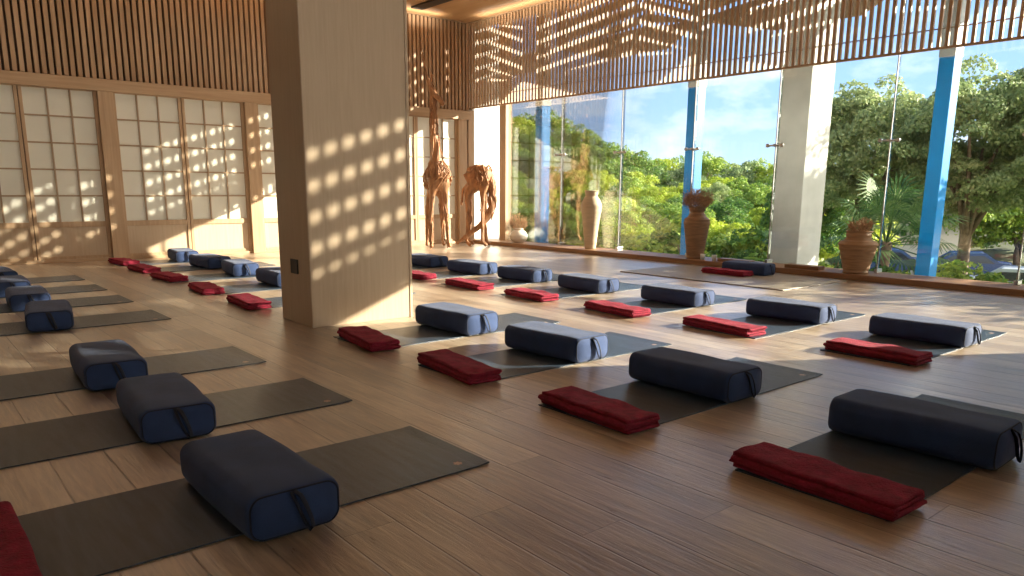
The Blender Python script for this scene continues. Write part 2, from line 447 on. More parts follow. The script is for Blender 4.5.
# glazing
joints = [-0.75, 1.35, 2.83, 4.43, 6.03, 7.47, 8.98, 10.47, 12.06]
nw = 0
for a, b in zip(joints[:-1], joints[1:]):
    nw += 1
    MB().box(XG, XG+0.012, a+0.006, b-0.006, 0.075, ZC).build('window_%d' % nw, M['glass'], kind='structure')
def spider(y):
    t = thing('glass_fin', '', 'glass fin', (XG, y, 0.075), 0)
    MB().box(0.012, 0.07, -0.006, 0.006, 0.02, ZC-0.1).build('fin_panel', M['finglass'], t)
    MB().box(-0.003, 0.016, -0.006, 0.006, 0.0, ZC-0.08).build('sealant_joint', M['silicone'], t)
    for z in (1.68, 3.6):
        sp = MB()
        sp.tube([(-0.03, -0.11, z), (-0.03, 0.11, z)], 0.011)
        sp.tube([(-0.05, 0, z), (0.1, 0, z)], 0.02)
        for s in (-1, 1):
            sp.tube([(-0.045, s*0.11, z), (-0.012, s*0.11, z)], 0.026, 14)
            sp.tube([(0.0, s*0.11, z), (0.05, s*0.02, z)], 0.011)
        sp.build('spider_fitting', M['steel'], t, True)
    MB().box(-0.035, 0.11, -0.022, 0.022, 0.0, 0.05).build('base_clamp', M['steel'], t, bevel=0.004)
    return t
fin_lab = {2.83: 'glass fin with steel spider fitting at the right edge of the view',
           4.43: 'glass fin between the squat ribbed pot and the right blue post',
           6.03: 'glass fin in front of the white rendered column',
           7.47: 'glass fin beside the middle blue post, behind the brown vase',
           8.98: 'glass fin just right of the tall cream vase',
           10.47: 'glass fin between the left blue post and the tall cream vase'}
t0 = None
for y in joints[1:-1]:
    if y < 2: continue
    f = spider(y) if t0 is None else copy_tree(t0)
    t0 = t0 or f
    f.location = (XG, y, 0.075)
    tag(f, fin_lab[y], 'glass fin', 'glass fins along the window wall')

# pillar
PA = math.radians(-1.5)
pl = MB().box(0, 0.95, 0, 0.62, 0, ZC).build('pillar', M['pillar'], kind='structure', bevel=0.004)
pl.location = (2.585, 5.62, 0); pl.rotation_euler = (0, 0, PA)
pb = MB()
for (a, b) in ((0.004, 0.03), (0.92, 0.946)):
    pb.box(a, b, -0.006, 0.002, 0.0, ZC)
pb.build('edge_trim', M['pillar'], pl, bevel=0.002)
so = MB().box(-0.012, 0.0, 0.22, 0.36, 0.42, 0.54).build('wall_outlet', M['black'], bevel=0.003)
so.location = pl.location; so.rotation_euler = pl.rotation_euler
tag(so, 'small black square socket on the shaded side of the pillar', 'socket')

# ------------------------------------------------------------------ outside: louvre screen, roof overhang, posts
XO = 12.5
DX = XO - XS
def to_screen(yv, zv): return (yv - TA*DX, zv + KZ*DX)
LT = thing('outdoor_louvre', 'brown timber louvre screen under the roof overhang, seen through the slats', 'louvre', (0, 0, 0))
PER = 3.95
for k in range(-1, 5):
    for (ya, yb, m, yr, zr) in ((8.50, 10.88, -0.12, 10.65, 3.76), (7.13, 8.40, 0.35, 8.32, 3.96)):
        off = -PER*k + PER*0
        A, B, R = ya+off, yb+off, yr+off
        if B < -3: continue
        lou = MB()
        zc = zr
        rows = [zc + 0.245*i for i in range(-4, 4)]
        # solid boards between the openings (opening 0.10 high, board 0.145)
        for i in range(len(rows)-1):
            def line(z, Y): return z + m*(Y-R)
            lo, hi = rows[i]+0.043, rows[i+1]-0.043
            q = []
            for (Y, z) in ((A, lo), (B, lo), (B, hi), (A, hi)):
                zz = line(z, Y)
                if lo < 3.1: zz = max(zz, 3.12) if z == hi else max(zz, 3.10)
                zz = min(max(zz, 3.10), 4.30)
                q.append(to_screen(Y, zz))
            if max(p[1] for p in q) - min(p[1] for p in q) < 0.02: continue
            lou.prism(q, 'x', XO, XO+0.03)
        lou.build('louvre_panel', M['outwood'], LT)
    # uprights between bays
    for (Y, w) in ((10.88, 0.30), (8.42, 0.08)):
        Y -= PER*k
        y_, z_ = to_screen(Y, 0)
        MB().box(XO-0.02, XO+0.05, y_-0.02, y_+w, 3.12+KZ*DX, 4.45+KZ*DX).build('upright', M['outwood'], LT)
# fascia with shallow gabled notches at every bay
fa = MB()
for k in range(-2, 6):
    c = 11.2 - PER*k
    pts = [(c-PER+0.85, ZV), (c-1.65, ZV), (c, ZV+0.40), (c+0.75, ZV), (c+0.85, ZV), (c+0.85, 3.18), (c-PER+0.85, 3.18)]
    if c-PER < -6: pts = [(c-PER+0.85, ZV), (c+0.85, ZV), (c+0.85, 3.18), (c-PER+0.85, 3.18)]
    if k not in (-1, 0, 1, 2): pts = [(c-PER+0.85, ZV), (c+0.85, ZV), (c+0.85, 3.18), (c-PER+0.85, 3.18)]
    fa.prism([to_screen(*p) for p in pts], 'x', XO+0.03, XO+0.08)
fa.box(XO, XO+0.08, -12, 14, 4.28+KZ*DX, 4.6+KZ*DX)
fa.build('trim_11', M['outwood'], kind='structure')
MB().box(9.65, XO+0.1, -12, 14.5, 4.6+KZ*DX, 4.75+KZ*DX).build('trim_12', M['concrete'], kind='structure')
MB().box(9.85, 10.1, Y0, 14.5, ZC, 4.6+KZ*DX).build('trim_13', M['concrete'], kind='structure')

def post(name, y, lab):
    t = thing(name, lab, 'post', (10.75, y, -1.3), 0, 'blue posts outside the windows')
    MB().box(0, 0.24, -0.095, 0.095, 0, 4.12).build('shaft', M['blue'], t, bevel=0.008)
    MB().box(-0.006, 0.246, -0.101, 0.101, 4.12, 7.04).build('steel_cap', M['greycap'], t, bevel=0.006)
    MB().box(-0.08, 0.32, -0.17, 0.17, 0, 0.03).build('base_plate', M['greycap'], t)
post('blue_post', 12.02, 'left blue post outside, behind the white pot')
post('blue_post', 8.14, 'middle blue post outside, behind the brown vase with dried flowers')
post('blue_post', 4.18, 'right blue post outside, thick and bright, before the palm')
MB().box(10.5, 11.15, 5.87, 6.34, -1.3, 5.74).build('white_column', M['concrete'], bevel=0.01)
tag(bpy.data.objects['white_column'], 'broad white rendered column outside the glass with leaf shadows', 'column')

# ------------------------------------------------------------------ yoga props
def make_mat():
    t = thing('yoga_mat', '', 'yoga mat')
    mb = MB()
    nx, ny = 30, 10
    Lm, Wm = 1.81, 0.615
    def h(x, y):
        e = max(0, (x-(Lm-0.05))/0.05)
        return 0.006 + 0.004*e*e
    for zi in (0, 1):
        for i in range(nx+1):
            for j in range(ny+1):
                x = Lm*i/nx; y = -Wm/2 + Wm*j/ny
                mb.v.append((x, y, h(x, y) if zi else h(x, y)-0.0055))
    S = (nx+1)*(ny+1); idx = lambda z, i, j: z*S + i*(ny+1) + j
    for i in range(nx):
        for j in range(ny):
            mb.f.append((idx(1,i,j), idx(1,i+1,j), idx(1,i+1,j+1), idx(1,i,j+1)))
            mb.f.append((idx(0,i,j), idx(0,i,j+1), idx(0,i+1,j+1), idx(0,i+1,j)))
    for i in range(nx):
        mb.f.append((idx(0,i,0), idx(0,i+1,0), idx(1,i+1,0), idx(1,i,0)))
        mb.f.append((idx(0,i,ny), idx(1,i,ny), idx(1,i+1,ny), idx(0,i+1,ny)))
    for j in range(ny):
        mb.f.append((idx(0,0,j), idx(1,0,j), idx(1,0,j+1), idx(0,0,j+1)))
        mb.f.append((idx(0,nx,j), idx(0,nx,j+1), idx(1,nx,j+1), idx(1,nx,j)))
    mb.build('mat_sheet', M['mat'], t)
    # small round printed mark near one far corner
    lg = MB()
    lg.lathe([(0.012, 0.0066), (0.012, 0.0072), (0.0, 0.0072)], 20, (1.70, -0.235, 0))
    for k in range(6):
        an = k*PI/3
        lg.prism([(1.70+0.014*math.cos(an)+0.006*math.cos(b), -0.235+0.014*math.sin(an)+0.006*math.sin(b)) for b in [i*PI/4 for i in range(8)]], 'z', 0.0066, 0.0071)
    lg.build('printed_mark', M['logo'], t)
    return t

def make_bolster(seed=0):
    """rectangular stuffed bolster, long axis Y, origin at centre of underside"""
    t = thing('bolster', '', 'bolster')
    W, D, H = 0.335, 0.69, 0.165
    r_ = 0.05
    def section(w, h, r, n=7):
        pts = []
        for cx, cz, a0 in ((w/2-r, h-r, 0), (-w/2+r, h-r, PI/2), (-w/2+r, r, PI), (w/2-r, r, 1.5*PI)):
            for i in range(n+1):
                a = a0 + PI/2*i/n
                pts.append((cx + r*math.cos(a), cz + r*math.sin(a)))
        out = []
        for i, p in enumerate(pts):
            q = pts[(i+1) % len(pts)]
            d = math.hypot(q[0]-p[0], q[1]-p[1]); k = max(1, int(d/0.03))
            for s in range(k): out.append((p[0]+(q[0]-p[0])*s/k, p[1]+(q[1]-p[1])*s/k))
        return out
    mb = MB()
    base = section(W, H, r_)
    ns = len(base)
    ys = [-D/2, -D/2+0.003, -D/2+0.012, -D/2+0.03] + [-D/2 + 0.06 + (D-0.12)*i/16 for i in range(17)] + [D/2-0.03, D/2-0.012, D/2-0.003, D/2]
    sh = [0.90, 0.955, 0.985, 1.0]
    rings = len(ys)
    for i, y in enumerate(ys):
        e = min(i, rings-1-i)
        s = sh[e] if e < 4 else 1.0 + 0.03*math.sin(PI*(i-3)/(rings-7))
        for (u, v) in base:
            cu, cv = u, v - H/2
            nz = noise.noise(Vector((u*7+seed, y*5, v*7)))*0.006
            zz = cv*s + H/2
            if v < 0.02: nz = 0
            mb.v.append((cu*s + nz*(1 if u > 0 else -1), y, max(0.0, zz + (nz if v > H*0.6 else 0) - (1-s)*0.2*H*(0))))
    for i in range(rings-1):
        for k in range(ns):
            k2 = (k+1) % ns
            mb.f.append((i*ns+k, (i+1)*ns+k, (i+1)*ns+k2, i*ns+k2))
    # puffed end caps
    for side in (0, 1):
        rb = (0 if side == 0 else rings-1)*ns
        prev = [rb+k for k in range(ns)]
        sy = -1 if side == 0 else 1
        for (s, o) in ((0.8, 0.008), (0.5, 0.014), (0.2, 0.016)):
            cur = []
            for (u, v) in base:
                mb.v.append((u*s, sy*(D/2+o), (v-H/2)*s + H/2)); cur.append(len(mb.v)-1)
            for k in range(ns):
                k2 = (k+1) % ns
                f = (prev[k], prev[k2], cur[k2], cur[k])
                mb.f.append(f if side == 0 else f[::-1])
            prev = cur
        mb.f.append(tuple(prev) if side == 0 else tuple(prev[::-1]))
    cv = mb.build('cover', M['navy'], t, True)
    for sy in (-1, 1):
        pp = [(u*0.93, sy*(D/2-0.001), (v-H/2)*0.93+H/2) for u, v in base]
        MB().tube(pp+[pp[0]], 0.0035, 6, close=False).build('seam_piping', M['navy_d'], cv, True)
    # carrying strap on the near end
    hs = []
    for i in range(13):
        f = i/12
        hs.append((0.035*math.cos(PI*f)*1.0+0.01, -D/2-0.012-0.038*math.sin(PI*f), H*0.87 - f*0.0 - 0.105*math.sin(PI*f*0.5)))
    st = MB()
    b = 0
    hs = [(-0.004, -D/2-0.004, H*0.95), (0.008, -D/2-0.026, H*0.88), (0.022, -D/2-0.036, H*0.66), (0.034, -D/2-0.040, H*0.40), (0.042, -D/2-0.040, H*0.16),
          (0.032, -D/2-0.036, H*0.10), (0.018, -D/2-0.032, H*0.26), (0.004, -D/2-0.030, H*0.5), (-0.010, -D/2-0.024, H*0.78), (-0.016, -D/2-0.006, H*0.95)]
    st.tube(hs, 0.011, 8, 0.35)
    st.build('carry_strap', M['navy_d'], t, True)
    return t

def make_towel(seed, layers=4, L_=0.60, depth=0.215):
    """folded towel: a serpentine cloth section drawn along Y"""
    th = 0.0165
    r = random.Random(seed)
    cl = []
    for i in range(layers):
        z = th*(i+0.5)
        a, b = (-depth/2 + r.uniform(0, .008), depth/2 - r.uniform(0, .008))
        xs = [a + (b-a)*k/9 for k in range(10)]
        if i % 2: xs = xs[::-1]
        for x in xs: cl.append((x, z))
        if i < layers-1:
            s = 1 if i % 2 == 0 else -1
            xe = xs[-1]
            for an in (-60, -30, 0, 30, 60):
                cl.append((xe + s*th*0.5*math.cos(math.radians(an)), z + th/2 + th*0.5*math.sin(math.radians(an))))
    n = len(cl)
    off = []
    for i, p in enumerate(cl):
        a = cl[max(i-1, 0)]; b = cl[min(i+1, n-1)]
        tx, tz = b[0]-a[0], b[1]-a[1]; l = math.hypot(tx, tz)
        nx, nz = -tz/l, tx/l
        h = th*0.47
        off.append(((p[0]+nx*h, p[1]+nz*h), (p[0]-nx*h, p[1]-nz*h)))
    ring = [o[0] for o in off] + [o[1] for o in off][::-1]
    m = MB(); ny = 22; R = len(ring)
    ends = [-L_/2, -L_/2+0.004] + [-L_/2 + 0.015 + (L_-0.03)*i/(ny-1) for i in range(ny)] + [L_/2-0.004, L_/2]
    H = th*layers
    for i, y in enumerate(ends):
        for k, (x, z) in enumerate(ring):
            lay = int(z/th)
            e = min(i, len(ends)-1-i)
            jag = 0.008*math.sin(lay*2.3+seed) if e < 2 else 0
            q = 0.92 if e == 0 else 1
            w = z/H
            dz = (noise.noise(Vector((x*9+seed, y*7, 0)))*0.010 + noise.noise(Vector((x*30, y*24+seed, 3)))*0.003)*w
            dx = noise.noise(Vector((seed*3.1, y*6, z*10)))*0.009
            m.v.append((x+dx, y + (jag if y > 0 else -jag), max(0.0004, z*(1 if e else .985) + dz)))
    for i in range(len(ends)-1):
        for k in range(R):
            k2 = (k+1) % R
            m.f.append((i*R+k, (i+1)*R+k, (i+1)*R+k2, i*R+k2))
    for i, fl in ((0, False), (len(ends)-1, True)):
        for k in range(n-1):
            f = (i*R+k, i*R+k+1, i*R+R-2-k, i*R+R-1-k)
            m.f.append(f[::-1] if fl else f)
    o = m.build('folded_towel', M['red'], None, True)
    return o

mat0 = make_mat(); bol0 = make_bolster(3)
mat_used = [False]; bol_used = [False]
towels = [make_towel(1, 4, 0.66), make_towel(5, 4, 0.67, 0.215), make_towel(9, 4, 0.64, 0.21)]
tw_used = [False]*3
def put_mat(x, y, rz, lab, grp):
    o = mat0 if not mat_used[0] else copy_tree(mat0); mat_used[0] = True
    o.location = (x, y, 0.0006); o.rotation_euler = (0, 0, rz); tag(o, lab, 'yoga mat', grp); return o
def put_bol(x, y, rz, lab, grp, z=0.0068, s=1.0):
    o = bol0 if not bol_used[0] else copy_tree(bol0); bol_used[0] = True
    o.location = (x, y, z); o.rotation_euler = (0, 0, rz); o.scale = (s, s, s); tag(o, lab, 'bolster', grp); return o
def put_tow(x, y, rz, lab, grp, v=0, z=0.0068):
    if not tw_used[v]: o = towels[v]; tw_used[v] = True
    else: o = towels[v].copy(); col.objects.link(o)
    o.location = (x, y, z); o.rotation_euler = (0, 0, rz); tag(o, lab, 'towel', grp); return o

ordn = ['nearest the camera', 'second from the camera', 'third from the camera', 'fourth from the camera', 'fifth from the camera', 'sixth from the camera', 'farthest from the camera']
Lrow = [(2.615, 0.925, 2.545, 0), (3.80, 0.94, 3.745, -5), (4.97, 0.93, 4.87, -4), (7.05, 0.96, 7.06, -8), (8.30, 0.97, 8.27, -4), (9.41, 0.96, 9.40, -3), (10.58, 0.96, 10.55, 2)]
for i, (yc, bx, by, br) in enumerate(Lrow):
    put_mat(0.005, yc, 0, 'charcoal yoga mat in the dim left row, %s' % ordn[i], 'yoga mats in the left row')
    put_bol(bx, by, math.radians(br), 'navy bolster on a mat in the dim left row, %s' % ordn[i], 'bolsters in the left row').scale = (0.97, 1, 0.95)
put_tow(0.105, 2.575, math.radians(0), 'crimson folded towel cut off by the bottom left corner', 'folded towels', 0)

ordr = ['nearest the camera', 'second from the camera', 'third from the camera', 'just right of the pillar foot']
Rrow = [(1.31, 2.655, 1.31, -2.5, 3.47, 1.28, 1), (2.51, 2.655, 2.50, -4, 3.48, 2.53, 0), (3.675, 2.64, 3.68, -7, 3.49, 3.70, 3), (4.86, 2.64, 4.81, -8, 3.49, 4.88, 2)]
for i, (yc, tx, ty, tr, bx, by, br) in enumerate(Rrow):
    put_mat(2.545, yc, 0, 'charcoal yoga mat in the middle row, %s' % ordr[i], 'yoga mats in the middle row')
    put_bol(bx, by, math.radians(br), 'navy bolster in the middle row, %s' % ordr[i], 'bolsters in the middle row')
    put_tow(tx, ty, math.radians(tr), 'crimson folded towel in the middle row, %s' % ordr[i], 'folded towels', (i+1) % 3)
ordb = ['first behind the pillar', 'second behind the pillar', 'third behind the pillar', 'fourth behind the pillar', 'fifth behind the pillar, by the panelled wall']
Brow = [(7.14, 2.63, 7.12, -4, 3.53, 7.14, 0), (8.36, 2.63, 8.36, -5, 3.53, 8.50, -2), (9.68, 2.63, 9.72, 4, 3.54, 9.80, -8), (10.92, 2.64, 10.90, 3, 3.52, 10.92, 4), (12.10, 2.66, 12.08, 5, 3.52, 12.15, -6)]
for i, (yc, tx, ty, tr, bx, by, br) in enumerate(Brow):
    put_mat(2.545, yc, 0, 'charcoal yoga mat left of the pillar, %s' % ordb[i], 'yoga mats in the middle row')
    if i: put_bol(bx, by, math.radians(br), 'navy bolster left of the pillar, %s' % ordb[i], 'bolsters in the middle row')
    put_tow(tx, ty, math.radians(tr), 'crimson folded towel left of the pillar, %s' % ordb[i], 'folded towels', i % 3)
ordf = ['nearest the camera', 'second from the camera', 'third from the camera', 'fourth from the camera', 'fifth from the camera', 'sixth from the camera', 'farthest, half behind the pillar']
Frow = [(2.28, 5.18, 2.25, -3, 6.07, 2.30, 0), (3.42, 5.17, 3.49, -5, 6.13, 3.45, 2), (4.66, 5.14, 4.63, -6, 6.10, 4.68, -2), (5.92, 5.14, 5.83, -4, 6.08, 5.92, -4), (7.05, 5.14, 6.92, -2, 6.12, 7.07, 0), (8.15, 5.16, 8.12, 0, 6.1, 8.14, 3), (9.28, 5.14, 9.24, 0, 6.12, 9.30, 0)]
for i, (yc, tx, ty, tr, bx, by, br) in enumerate(Frow):
    put_mat(5.05, yc, 0, 'charcoal yoga mat in the row by the windows, %s' % ordf[i], 'yoga mats in the window row')
    put_bol(bx, by, math.radians(br), 'navy bolster in the row by the windows, %s' % ordf[i], 'bolsters in the window row').scale = (1, 1, 0.91)
    if i < 6 or True: put_tow(tx, ty, math.radians(tr), 'red folded towel in the row by the windows, %s' % ordf[i], 'folded towels', (i+2) % 3)
# teacher's place on the pale rug
rug = MB().box(7.80, 9.28, 4.50, 6.98, 0.0005, 0.012).build('floor_rug', M['pale_mat'], bevel=0.004)
tag(rug, 'pale beige flat rug on the floor before the windows', 'rug')
put_bol(8.98, 5.72, math.radians(2), 'navy bolster on the pale rug beside the sill', 'bolsters at the front', 0.0125, 0.92)
put_tow(8.66, 5.84, math.radians(-2), 'dark red folded towel on the pale rug against its bolster', 'folded towels', 1, 0.0125)

# ------------------------------------------------------------------ vases and dried plants on the sill
def vase(name, lab, mat, prof, loc, ridges=0, amp=0.0):
    t = thing(name, lab, 'vase', loc)
    pr = []
    # refine profile
    for (a, b) in zip(prof[:-1], prof[1:]):
        k = 8
        for i in range(k): pr.append((a[0]+(b[0]-a[0])*i/k, a[1]+(b[1]-a[1])*i/k))
    pr.append(prof[-1])
    # smooth
    for _ in range(4):
        pr = [pr[0]] + [((pr[i-1][0]+2*pr[i][0]+pr[i+1][0])/4, (pr[i-1][1]+2*pr[i][1]+pr[i+1][1])/4) for i in range(1, len(pr)-1)] + [pr[-1]]
    if amp: pr = [(r + amp*math.sin(z*ridges), z) for r, z in pr]
    top = pr[-1]
    inner = [(top[0]-0.012, top[1]+0.004), (top[0]-0.022, top[1]-0.01), (top[0]-0.03, top[1]-0.10), (0.0, top[1]-0.11)]
    MB().lathe([(0.0, 0.0)] + pr + inner, 48).build('body', mat, t, True)
    return t
S = 0.0755
v = vase('ceramic_pot', 'small rounded white pot at the far end of the sill', M['vase_white'],
     [(0.10, 0), (0.175, 0.07), (0.185, 0.14), (0.14, 0.215), (0.085, 0.25), (0.095, 0.28)], (9.72, 11.42, S))
MB().tube([(0.09*math.cos(a), 0.09*math.sin(a), 0.262) for a in [i*PI/12 for i in range(25)]], 0.008, 6, close=False).build('rim_band', M['vase_cream'], v, True)
v = vase('tall_vase', 'tall slender cream vase with a narrow neck on the sill', M['vase_cream'],
     [(0.095, 0), (0.11, 0.1), (0.145, 0.45), (0.185, 0.70), (0.185, 0.80), (0.13, 0.90), (0.105, 0.93), (0.12, 1.02)], (9.72, 9.43, S), 60, 0.0022)
MB().tube([(0.12*math.cos(a), 0.12*math.sin(a), 1.02) for a in [i*PI/12 for i in range(25)]], 0.010, 6, close=False).build('rim_band', M['vase_cream'], v, True)
v = vase('ribbed_vase', 'brown ribbed vase holding a dried bush before the middle blue post', M['vase_brown'],
     [(0.125, 0), (0.135, 0.08), (0.175, 0.38), (0.20, 0.54), (0.195, 0.60), (0.125, 0.665), (0.105, 0.70), (0.125, 0.79)], (9.72, 7.15, S), 95, 0.004)
MB().tube([(0.125*math.cos(a), 0.125*math.sin(a), 0.79) for a in [i*PI/12 for i in range(25)]], 0.010, 6, close=False).build('rim_band', M['vase_brown'], v, True)
v = vase('ribbed_pot', 'squat tan ribbed pot left of the right blue post', M['vase_tan'],
     [(0.15, 0), (0.16, 0.06), (0.21, 0.27), (0.24, 0.38), (0.22, 0.415), (0.155, 0.43), (0.15, 0.52), (0.162, 0.54)], (9.66, 4.57, S), 105, 0.005)
MB().tube([(0.160*math.cos(a), 0.160*math.sin(a), 0.54) for a in [i*PI/12 for i in range(25)]], 0.006, 6, close=False).build('rim_band', M['vase_tan'], v, True)

def dried(name, lab, loc, n, h, sp, seed, rr=0.004, tuft=True):
    r = random.Random(seed)
    m = MB()
    for i in range(n):
        a = r.uniform(0, 2*PI); s = sp*math.sqrt(r.random()); hh = h*r.uniform(0.55, 1.0)
        pts = [(0.02*math.cos(a), 0.02*math.sin(a), 0)]
        for k in range(1, 6):
            f = k/5
            pts.append((s*math.sin(2.2*f**1.15)*math.cos(a) + r.uniform(-.014, .014), s*math.sin(2.2*f**1.15)*math.sin(a) + r.uniform(-.014, .014), hh*f*(1-0.12*f*s/sp)))
        m.tube(pts, [rr*(1-0.7*k/5) for k in range(6)], 4)
        if tuft:
            for q in range(7):
                f = r.uniform(0.45, 1.0); k = min(4, int(f*5)); p = Vector(pts[k]).lerp(Vector(pts[k+1]), f*5-k)
                d = Vector((r.uniform(-1, 1), r.uniform(-1, 1), r.uniform(0.0, 1))).normalized()*r.uniform(0.02, 0.06)
                m.tube([p, p+d*0.6, p+d+Vector((0, 0, 0.006))], [0.003, 0.004, 0.0008], 4)
    o = m.build(name, M['dry']); o.location = loc
    return tag(o, lab, 'dried plant')
dried('dried_flowers', 'dry brown sprigs standing in the small white pot', (9.72, 11.42, S+0.18), 60, 0.42, 0.19, 2, 0.003)
dried('dried_flowers', 'dense reddish brown dried bush in the tall ribbed vase', (9.72, 7.15, S+0.69), 190, 0.40, 0.24, 3, 0.0025)
dried('dried_flowers', 'short dried stems poking from the squat tan pot', (9.66, 4.57, S+0.46), 60, 0.27, 0.16, 4, 0.003)

# small things on the sill
o = MB().box(9.55, 9.70, 6.08, 6.62, S, S+0.05).build('wood_block', M['sill'], bevel=0.006); tag(o, 'flat dark wooden block on the sill behind the lone bolster', 'block', 'wooden blocks on the sill')
o = MB().box(9.55, 9.72, 5.02, 5.52, S, S+0.05).build('wood_block', M['sill'], bevel=0.006); tag(o, 'flat dark wooden block on the sill below the white column', 'block', 'wooden blocks on the sill')
for (y, lab) in ((6.72, 'small frosted glass cup on the sill beside the wooden block'), (6.93, 'small frosted glass cup on the sill near the brown vase')):
    o = MB().lathe([(0.0, 0), (0.032, 0), (0.04, 0.085), (0.034, 0.085), (0.028, 0.01), (0, 0.01)], 24).build('glass_cup', M['cup'], smooth=True); o.location = (9.62, y, S); tag(o, lab, 'cup', 'cups on the sill')

# ------------------------------------------------------------------ driftwood giraffes
def skin_mesh(name, pts, edges, rads, mat, parent, root=0, sub=2):
    me = bpy.data.meshes.new(name)
    me.from_pydata([tuple(p) for p in pts], edges, [])
    o = link(name, me, mat, parent)
    md = o.modifiers.new('skin', 'SKIN'); md.use_smooth_shade = True
    for i, sv in enumerate(me.skin_vertices[0].data):
        r_ = rads[i]; sv.radius = (r_, r_) if not hasattr(r_, '__len__') else r_
        sv.use_root = (i == root)
    s = o.modifiers.new('sub', 'SUBSURF'); s.levels = sub; s.render_levels = sub
    tx = bpy.data.textures.new(name+'_gnarl', 'CLOUDS'); tx.noise_scale = 0.07
    d = o.modifiers.new('gnarl', 'DISPLACE'); d.texture = tx; d.strength = 0.025; d.mid_level = 0.5; d.texture_coords = 'LOCAL'
    return o

def strands(body_pts, rads, n, seed, per=5):
    """gnarled root pieces wrapped round a chain of points"""
    r = random.Random(seed); m = MB()
    P = [Vector(p) for p in body_pts]
    for i in range(n):
        a0 = r.uniform(0, 2*PI); tw = r.uniform(-1.4, 1.4)
        s0 = r.uniform(0, len(P)-1.6); ln = r.uniform(0.5, 1.4)
        pts = []; rr = []
        for k in range(per+1):
            s = min(s0 + ln*k/per, len(P)-1.001); j = int(s); f = s-j
            p = P[j].lerp(P[j+1], f); rad = rads[j]*(1-f) + rads[j+1]*f
            t = (P[j+1]-P[j]).normalized()
            u = t.cross(Vector((0.3, 0.9, 0.2))).normalized(); w = t.cross(u)
            a = a0 + tw*k/per
            pts.append(p + (u*math.cos(a)+w*math.sin(a))*rad*r.uniform(0.93, 1.07))
            rr.append(0.014*r.uniform(0.6, 1.2)*(1-abs(k/per-0.5)))
        m.tube(pts, rr, 5)
    return m

def giraffe(lab, loc, rz, pose):
    t = thing('giraffe_sculpture', lab, 'sculpture', loc, rz, 'driftwood giraffes')
    pts, edges, rads, chains = pose
    skin_mesh('body', pts, edges, rads, M['drift'], t, 0)
    m = MB()
    for (ids, rs, n, sd) in chains:
        q = strands([pts[i] for i in ids], rs, n, sd)
        b = len(m.v); m.v += q.v; m.f += [tuple(x+b for x in f) for f in q.f]
    m.build('root_strands', M['drift'], t, True)
    return t
# local frame: +Y is the animal's forward, base at feet centre. Standing giraffe
up = [(0, 0, 1.28), (0, 0.22, 1.36), (0, -0.24, 1.24),           # 0 belly 1 chest 2 rump
      (0.04, 0.24, 1.62), (0.08, 0.24, 2.05), (0.08, 0.24, 2.45), (0.09, 0.22, 2.72), (0.10, 0.24, 2.84), (-0.02, 0.32, 2.70), (-0.10, 0.36, 2.60),   # 3-9 neck, head, muzzle
      (0.13, 0.24, 1.02), (0.15, 0.24, 0.6), (0.16, 0.26, 0.12), (0.17, 0.34, 0.03),   # 10-13 front right leg
      (-0.13, 0.22, 1.02), (-0.15, 0.20, 0.6), (-0.17, 0.24, 0.12), (-0.18, 0.32, 0.03),  # 14-17
      (0.12, -0.26, 0.95), (0.15, -0.22, 0.56), (0.16, -0.30, 0.12), (0.18, -0.20, 0.03), # 18-21
      (-0.12, -0.26, 0.95), (-0.14, -0.22, 0.56), (-0.15, -0.32, 0.12), (-0.17, -0.22, 0.03), # 22-25
      (0.12, 0.2, 3.02), (0.08, 0.14, 3.16),      # 26-27 horn
      (0.19, 0.2, 3.12), (0.27, 0.12, 3.60), # 28-29 long horn
      (0, -0.40, 1.15), (0, -0.44, 0.85)]          # tail
ue = [(0,1),(0,2),(1,3),(3,4),(4,5),(5,6),(6,7),(7,8),(8,9),(1,10),(10,11),(11,12),(12,13),(1,14),(14,15),(15,16),(16,17),
      (2,18),(18,19),(19,20),(20,21),(2,22),(22,23),(23,24),(24,25),(7,26),(26,27),(7,28),(28,29),(2,30),(30,31)]
ur = [0.21,0.20,0.17,0.105,0.075,0.06,0.055,0.06,0.05,0.035, 0.06,0.034,0.026,0.045, 0.06,0.034,0.026,0.045, 0.06,0.034,0.026,0.045, 0.06,0.034,0.026,0.045, 0.02,0.012,0.022,0.01,0.03,0.018]
uch = [((2,0,1,3), (0.21,0.26,0.24,0.13), 110, 1), ((3,4,5,6), (0.12,0.085,0.07,0.06), 26, 2), ((10,11,12,13), (0.065,0.038,0.03,0.045), 9, 3), ((14,15,16,17), (0.065,0.038,0.03,0.045), 9, 4), ((18,19,20), (0.065,0.038,0.03), 7, 5), ((22,23,24), (0.065,0.038,0.03), 7, 6)]
giraffe('tall standing driftwood giraffe, neck raised up the slatted wall', (8.17, 12.0, 0.0), math.radians(155), (up, ue, ur, uch))
